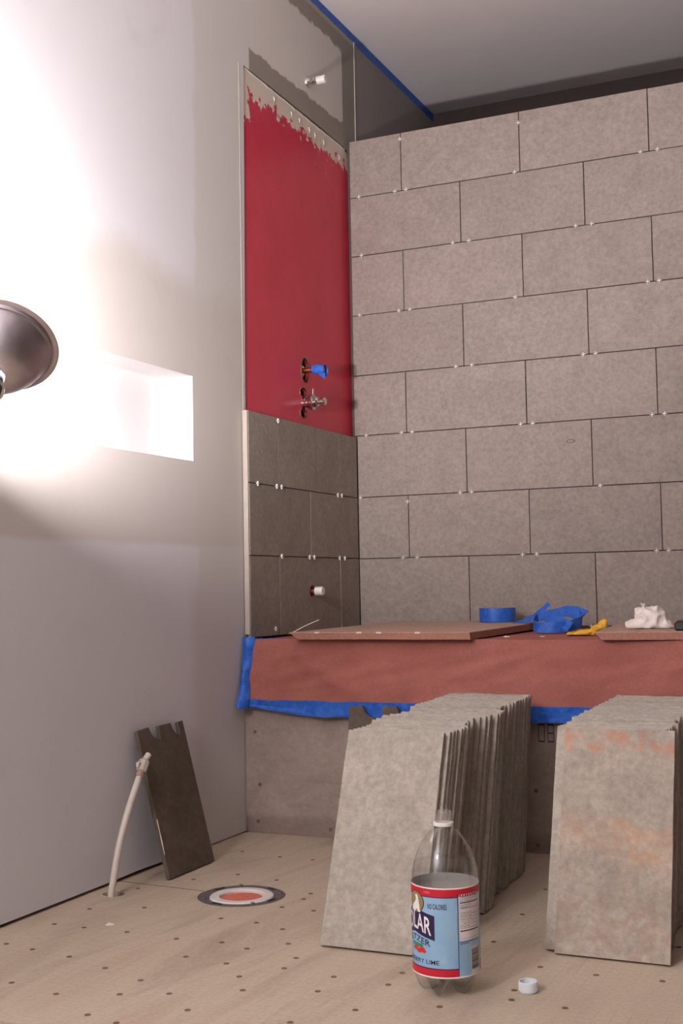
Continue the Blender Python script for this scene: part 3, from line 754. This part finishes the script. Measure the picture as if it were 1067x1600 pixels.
stack(ys, ln, xs, 'grey stone tile in the right leaning stack, behind its rust stained front tile', 'tiles in the right stack', 'front tile of the right leaning stack with orange rust stains', front_r)

# notched offcuts
def notched(w, h, n1, n2, seed):
    def arc(a0, a1, dep):
        # wobbly half-round bite with one straight side
        out = []
        for k in range(9):
            t = k/8
            out.append((a0+(a1-a0)*t, h-dep*math.sqrt(max(0, 1-(1-t)**2))))
        return out+[(a1+.0015, h-.001)]
    P = [(-w/2, 0), (w/2, 0), (w/2, h)]
    P += list(reversed(arc(*n2))) + list(reversed(arc(*n1))) + [(-w/2, h-.004)]
    me = plate(P, [], lambda x, z: (x, -.005, z), .0100, (0, 1, 0))
    me.materials.append(M['tile_dark'])
    return me
nt = link('notched_tile', notched(.198, .342, (-.050, -.008, .034), (.044, .076, .033), 2), None, None, (.0965, 2.500, .0014), (0, 0, 0))
th = math.asin(.0855/.342)
# local +y faces away from the wall; rotate so the slab runs along y and leans onto the wall
nt.matrix_world = Matrix.Translation((.0985, 2.496, .0022)) @ Matrix.Rotation(-th, 4, 'Y') @ Matrix.Rotation(PI/2, 4, 'Z')
tag(nt, 'dark notched tile leaning alone against the left wall', 'tile')
edge = link('chipped_edge', tube([(-.0992, -.0052, .055), (-.0994, -.0056, .085), (-.0990, -.0054, .105), (-.0993, -.0056, .135)], [.0007, .0014, .0009, .0012], 6), M['crumb'], nt)
nt2 = link('notched_tile', notched(.2, .352, (-.064, -.010, .034), (.030, .074, .030), 5), None, None)
nt2.matrix_world = Matrix.Translation((.437, 2.840, .002)) @ Matrix.Rotation(-.13, 4, 'X')
tag(nt2, 'notched tile standing behind the left stack, in front of the blue tape', 'tile')

# ------------------------------------------------------------------ soda bottle
BX, BY = .933, 1.915
bt = thing('soda_bottle', 'open clear two litre bottle with blue and red label on the floor', 'bottle', (BX, BY, .0008))
R0 = .0545
def foot_z(rho, th, R):
    w = .5+.5*math.cos(5*th); w = w**1.3
    zv = .046-.029*math.sqrt(max(0, 1-rho*rho))
    if rho < .40: zf = .0172*(1-rho/.40)
    elif rho < .64: zf = 0.0
    else: zf = .046*(1-math.sqrt(max(0, 1-((rho-.64)/.36)**2)))
    return zv*(1-w)+zf*w
def bottle_mesh(R, prof, dz, close_top, seg=80):
    bm = bmesh.new(); rings = [[bm.verts.new((0, 0, .0172+dz))]]
    for rho in (.12, .24, .34, .42, .50, .58, .66, .74, .82, .88, .93, .97, .99, 1.0):
        rings.append([bm.verts.new((R*rho*math.cos(2*PI*k/seg), R*rho*math.sin(2*PI*k/seg), foot_z(rho, 2*PI*k/seg+.35, R)+dz)) for k in range(seg)])
    for r, z in prof:
        rings.append([bm.verts.new((r*math.cos(2*PI*k/seg), r*math.sin(2*PI*k/seg), z)) for k in range(seg)])
    if close_top: rings.append([bm.verts.new((0, 0, prof[-1][1]))])
    for a, b in zip(rings, rings[1:]):
        for k in range(seg):
            u = []
            for v in (a[k % len(a)], a[(k+1) % len(a)], b[(k+1) % len(b)], b[k % len(b)]):
                if v not in u: u.append(v)
            bm.faces.new(u)
    return fin(bm, 'bottle', True, 1.0)
SHOULDER = [(.0545, .060), (.0541, .110), (.0545, .160), (.0545, .180), (.0538, .190), (.0520, .200), (.0492, .210), (.0455, .220), (.0410, .230), (.0358, .2385), (.0298, .2465), (.0235, .2535), (.0180, .2585), (.0152, .2620)]
link('shell', bottle_mesh(R0, SHOULDER+[(.0150, .2635), (.0128, .2675)], 0, False), M['pet'], bt)
link('neck_finish', lathe([(.0128, .2675), (.0128, .2700), (.0138, .2712), (.0128, .2724), (.0128, .2752), (.0138, .2764), (.0128, .2776), (.0128, .2850), (.0122, .2862), (.0110, .2850), (.0110, .2675)], 40), M['pet_thick'], bt)
link('neck_ring', lathe([(.0130, .2625), (.0162, .2625), (.0168, .2640), (.0164, .2678), (.0145, .2684), (.0130, .2684)], 40, True), M['spacer'], bt)
WP = [(r-.0007, z) for r, z in SHOULDER if z < .201]+[(.0500, .2045)]
link('water', bottle_mesh(R0-.0007, WP, .0007, True), M['water'], bt)
# label printed on a sleeve; angles are measured round the bottle, right of the side that faces the tub front corner
A0 = math.radians(-70.2); LR = .0550; LT, LB = .174, .034
def cyl(a, z, r): t = A0+math.radians(a); return (r*math.cos(t), r*math.sin(t), z)
def fz(f): return LT-(LT-LB)*f
lab = link('label', grid(96, 6, lambda u, v: cyl(-180+360*u, fz(v), LR)), M['label'], bt)
link('label_backing', grid(96, 2, lambda u, v: cyl(-180+360*u, fz(v), LR-.0003)), M['liner'], lab)
def patch(bm, a0, a1, f0, f1, r=.00018, slope=None):
    n = max(1, int(abs(a1-a0)/5)); V = []
    for i in range(n+1):
        a = a0+(a1-a0)*i/n; dz = slope(a) if slope else 0
        V.append((bm.verts.new(cyl(a, fz(f0)+dz, LR+r)), bm.verts.new(cyl(a, fz(f1)+dz, LR+r))))
    for p, q in zip(V, V[1:]): bm.faces.new((p[0], q[0], q[1], p[1]))
def prints(name, mat, items, parent=None):
    bm = bmesh.new()
    for it in items: patch(bm, *it)
    return link(name, fin(bm), M[mat], parent or lab)
for it in ((-180, 180, 0, .014, .0001), (-180, 180, .985, 1, .0001)): prints('white_rim', 'l_white', [it])
for it in ((-180, 180, .014, .100), (-180, 20, .905, .985)): prints('red_band', 'l_red', [it])
prints('dark_rule', 'l_navy', [(-180, 20, .100, .110), (-180, 20, .893, .905), (20, 21.2, .07, .985)])
prints('facts_panel', 'l_panel', [(23, 70, .075, .590), (45, 70, .675, .985)])
V_ = lambda a: -.23*abs(math.radians(a+62)*LR)+.004
prints('name_banner', 'l_navy', [(-112, -19, .275, .550, .0002, V_)])
def txt(name, body, mat, a0, a1, f_top, f_bot, slope=None, bold=0.0, r=.0004, italic=0.0):
    cu = bpy.data.curves.new('t', 'FONT'); cu.body = body; cu.resolution_u = 3; cu.offset = bold
    o = bpy.data.objects.new('t', cu); COL.objects.link(o)
    dg = bpy.context.evaluated_depsgraph_get(); dg.update()
    me = bpy.data.meshes.new_from_object(o.evaluated_get(dg)); bpy.data.objects.remove(o)
    xs = [v.co.x for v in me.vertices]; ysv = [v.co.y for v in me.vertices]
    x0, x1, y0, y1 = min(xs), max(xs), min(ysv), max(ysv)
    for v in me.vertices:
        a = a0+(a1-a0)*(v.co.x-x0)/(x1-x0); f = f_bot+(f_top-f_bot)*(v.co.y-y0)/(y1-y0)
        v.co = cyl(a, fz(f)+(slope(a) if slope else 0), LR+r)
    me.materials.clear()
    return link(name, me, M[mat], lab)
txt('lettering', 'POLAR', 'l_white', -97, -25, .315, .510, V_, .012)
V2 = lambda a: -.20*abs(math.radians(a+62)*LR)
txt('lettering', 'SELTZER', 'l_navy', -93, -27, .545, .615, V2, .010)
txt('lettering', 'CRANBERRY LIME', 'l_navy', -108, -12, .805, .855, None, .004)
txt('lettering', 'NO CALORIES', 'l_navy', -31, 2, .178, .238, None, .010)
txt('lettering', '1882', 'l_pink', -38, -26, .040, .068, None, .008)
def poly(name, mat, pts, r):
    bm = bmesh.new(); vs = [bm.verts.new((a, f, 0)) for a, f in pts]
    for a, b in zip(vs, vs[1:]+vs[:1]): bm.edges.new((a, b))
    bmesh.ops.triangle_fill(bm, edges=bm.edges[:], use_beauty=True)
    bmesh.ops.subdivide_edges(bm, edges=bm.edges[:], cuts=1)
    for v in bm.verts: v.co = cyl(v.co.x, fz(v.co.y), LR+r)
    return link(name, fin(bm), M[mat], lab)
poly('emblem_ring', 'l_black', oval(-58, .185, 20, .125, 28), .00022)
poly('emblem_oval', 'l_gold', oval(-58, .185, 18.5, .116, 28), .00032)
poly('emblem_bear', 'l_white', [(-71, .295), (-70, .255), (-66, .215), (-61, .190), (-58, .160), (-58.5, .130), (-60, .112), (-57, .098), (-53.5, .105), (-51.5, .135), (-50, .180), (-48.5, .220), (-48, .262), (-46, .285), (-49, .297), (-53, .290), (-54, .268), (-58, .270), (-60, .298), (-64, .297), (-65, .280), (-68, .296)], .00044)
for c, s in (((-64, .660), (9, .022)), ((-56, .665), (8, .026)), ((-48, .662), (7, .020))): poly('lime_leaf', 'l_green', oval(c[0], c[1], s[0], s[1], 14), .00030)
for c, s in (((-60, .705), (8, .026)), ((-51, .725), (7, .026)), ((-44, .700), (6.5, .024)), ((-40, .722), (5, .020))): poly('berry', 'l_berry', oval(c[0], c[1], s[0], s[1], 14), .00036)
txt('lettering', 'Nutrition Facts', 'l_black', 25, 66, .085, .112, None, .014)
rows = [(.165, .176), (.232, .236), (.300, .303), (.338, .340), (.376, .378), (.414, .416), (.452, .455), (.478, .490), (.566, .568)]
prints('facts_rule', 'l_black', [(24.5, 68, a, b, .0003) for a, b in rows])
for i, (s, w, f) in enumerate((('Serving Size 8 fl oz', 38, .120), ('Servings 8', 24, .142), ('Amount Per Serving', 22, .188), ('Calories 0', 18, .210), ('Total Fat 0g', 22, .274), ('Sodium 0mg', 22, .312), ('Total Carb 0g', 24, .350), ('Sugars 0g', 18, .388), ('Protein 0g', 18, .426))):
    txt('lettering', s, 'l_grey' if i < 2 else 'l_black', 25 if s != 'Sugars 0g' else 29, 25+w, f, f+.017, None, .006, .0004)
bars = []; a = 47.0
random.seed(11)
f0 = .70
while f0 < .93:
    w = random.choice((.004, .007, .010)); bars.append((46.5, 68.5, f0, f0+w, .0003)); f0 += w+random.choice((.003, .005, .007))
prints('barcode', 'l_black', bars)
prints('dark_rule', 'l_navy', [(23, 70, .603, .610), (23, 40, .622, .628)])
prints('red_band', 'l_red', [(76, 96, .86, .985)])

cap = thing('bottle_cap', 'small white bottle cap lying open side up beside the bottle', 'bottle cap', (1.057, 1.953, .0004))
link('shell', lathe([(0, 0), (.0138, 0), (.0148, .0012), (.0152, .004), (.0152, .0165), (.0146, .0172), (.0134, .0168), (.0134, .0025), (0, .0022)], 48), M['cap_white'], cap)
link('liner', lathe([(0, .0030), (.0128, .0030), (.0133, .0024)], 32), M['cap_blue'], cap)
gr = bmesh.new()
for k in range(40):
    a = 2*PI*k/40
    c = Vector((.0153*math.cos(a), .0153*math.sin(a), .009)); m = Matrix.Translation(c) @ Matrix.Rotation(a, 4, 'Z') @ Matrix.Diagonal((.0006, .0009, .012, 1))
    bmesh.ops.create_cube(gr, size=1, matrix=m)
link('ribs', fin(gr), M['cap_white'], cap)

# ------------------------------------------------------------------ painters tape along the ceiling line
def ctape(y0, y1, w):
    return lambda u, v: (.0012+.0010*math.sin(PI*v), y0+(y1-y0)*u, CEIL-.001-(w+.003*nz((y0+(y1-y0)*u)*24, 5)*v)*v)
ct1 = link('painters_tape', grid(60, 2, ctape(2.6, 3.81, .027), .0004), M['tape'])
tag(ct1, 'near length of blue tape along the ceiling line above the light patch', 'tape')
ct2 = link('painters_tape', grid(60, 2, ctape(3.795, 4.568, .031), .0006), M['tape'])
tag(ct2, 'far length of blue tape along the ceiling line running into the dark corner', 'tape')

# ------------------------------------------------------------------ clamp work lamp
AX = Vector((-.275, .595, .755)).normalized(); LC = Vector((.293, 1.597, 1.060))
qrot = Vector((0, 0, 1)).rotation_difference(AX)
lamp = thing('work_lamp', 'aluminium reflector work lamp on a tripod facing the white left wall', 'lamp', LC)
lamp.rotation_mode = 'QUATERNION'; lamp.rotation_quaternion = qrot
def dome_profile(off=0.0):
    P = []
    for k in range(17):
        t = k/16*PI/2*.94+.06*PI/2
        r = .022+(.084-.022)*(k/16)**.7; P.append((r-off, -.004-(.076-off)*(1-(r/.084)**2.9)))
    return [(.021, P[0][1])]+P
outer = dome_profile()+[(.0855, -.004), (.0870, -.001), (.0940, .0000), (.0955, .0012)]
inner = dome_profile(.0012)+[(.0850, -.002), (.0870, .0006), (.0940, .0016), (.0955, .0012)]
link('reflector', lathe(outer, 64), M['alu'], lamp)
link('reflector_lining', lathe(inner, 64), M['alu_in'], lamp)
link('bead', lathe([(.0832, -.0065), (.0858, -.0085), (.0866, -.0055), (.0846, -.0035)], 64, True), M['alu'], lamp)
link('bulb', lathe([(0, -.0265), (.010, -.028), (.019, -.032), (.0245, -.0395), (.0258, -.0475), (.0230, -.0565), (.0170, -.065), (.013, -.074), (0, -.076)], 28), M['bulb'], lamp)
link('socket', lathe([(0, -.072), (.0195, -.075), (.0205, -.090), (.0215, -.150), (.0190, -.156), (0, -.156)], 28), M['black'], lamp)
link('clamp_ring', lathe([(.0195, -.103), (.0255, -.103), (.0255, -.112), (.0195, -.112)], 28, True), M['chrome'], lamp)
# its tripod, left of the view
sock = LC-AX*.150
px, py = .24, 1.30
INV = (Matrix.Translation(LC) @ qrot.to_matrix().to_4x4()).inverted()
def foot(name, me, mat):
    o = link(name, me, mat, lamp); o.matrix_parent_inverse = INV
foot('pole', tube([(px, py, .02), (px, py, .60), (px, py, .60), (px, py, sock.z+.02)], [.011, .011, .008, .008], 16), M['black'])
for k in range(3):
    a = 2*PI*k/3+PI/2+.5
    foot('leg', tube([(px, py, .20), (px+.16*math.cos(a), py+.16*math.sin(a), -.006)], .006, 10), M['black'])
foot('clamp_arm', tube([(px, py, sock.z), sock+AX*.03], [.007, .007], 12), M['chrome'])
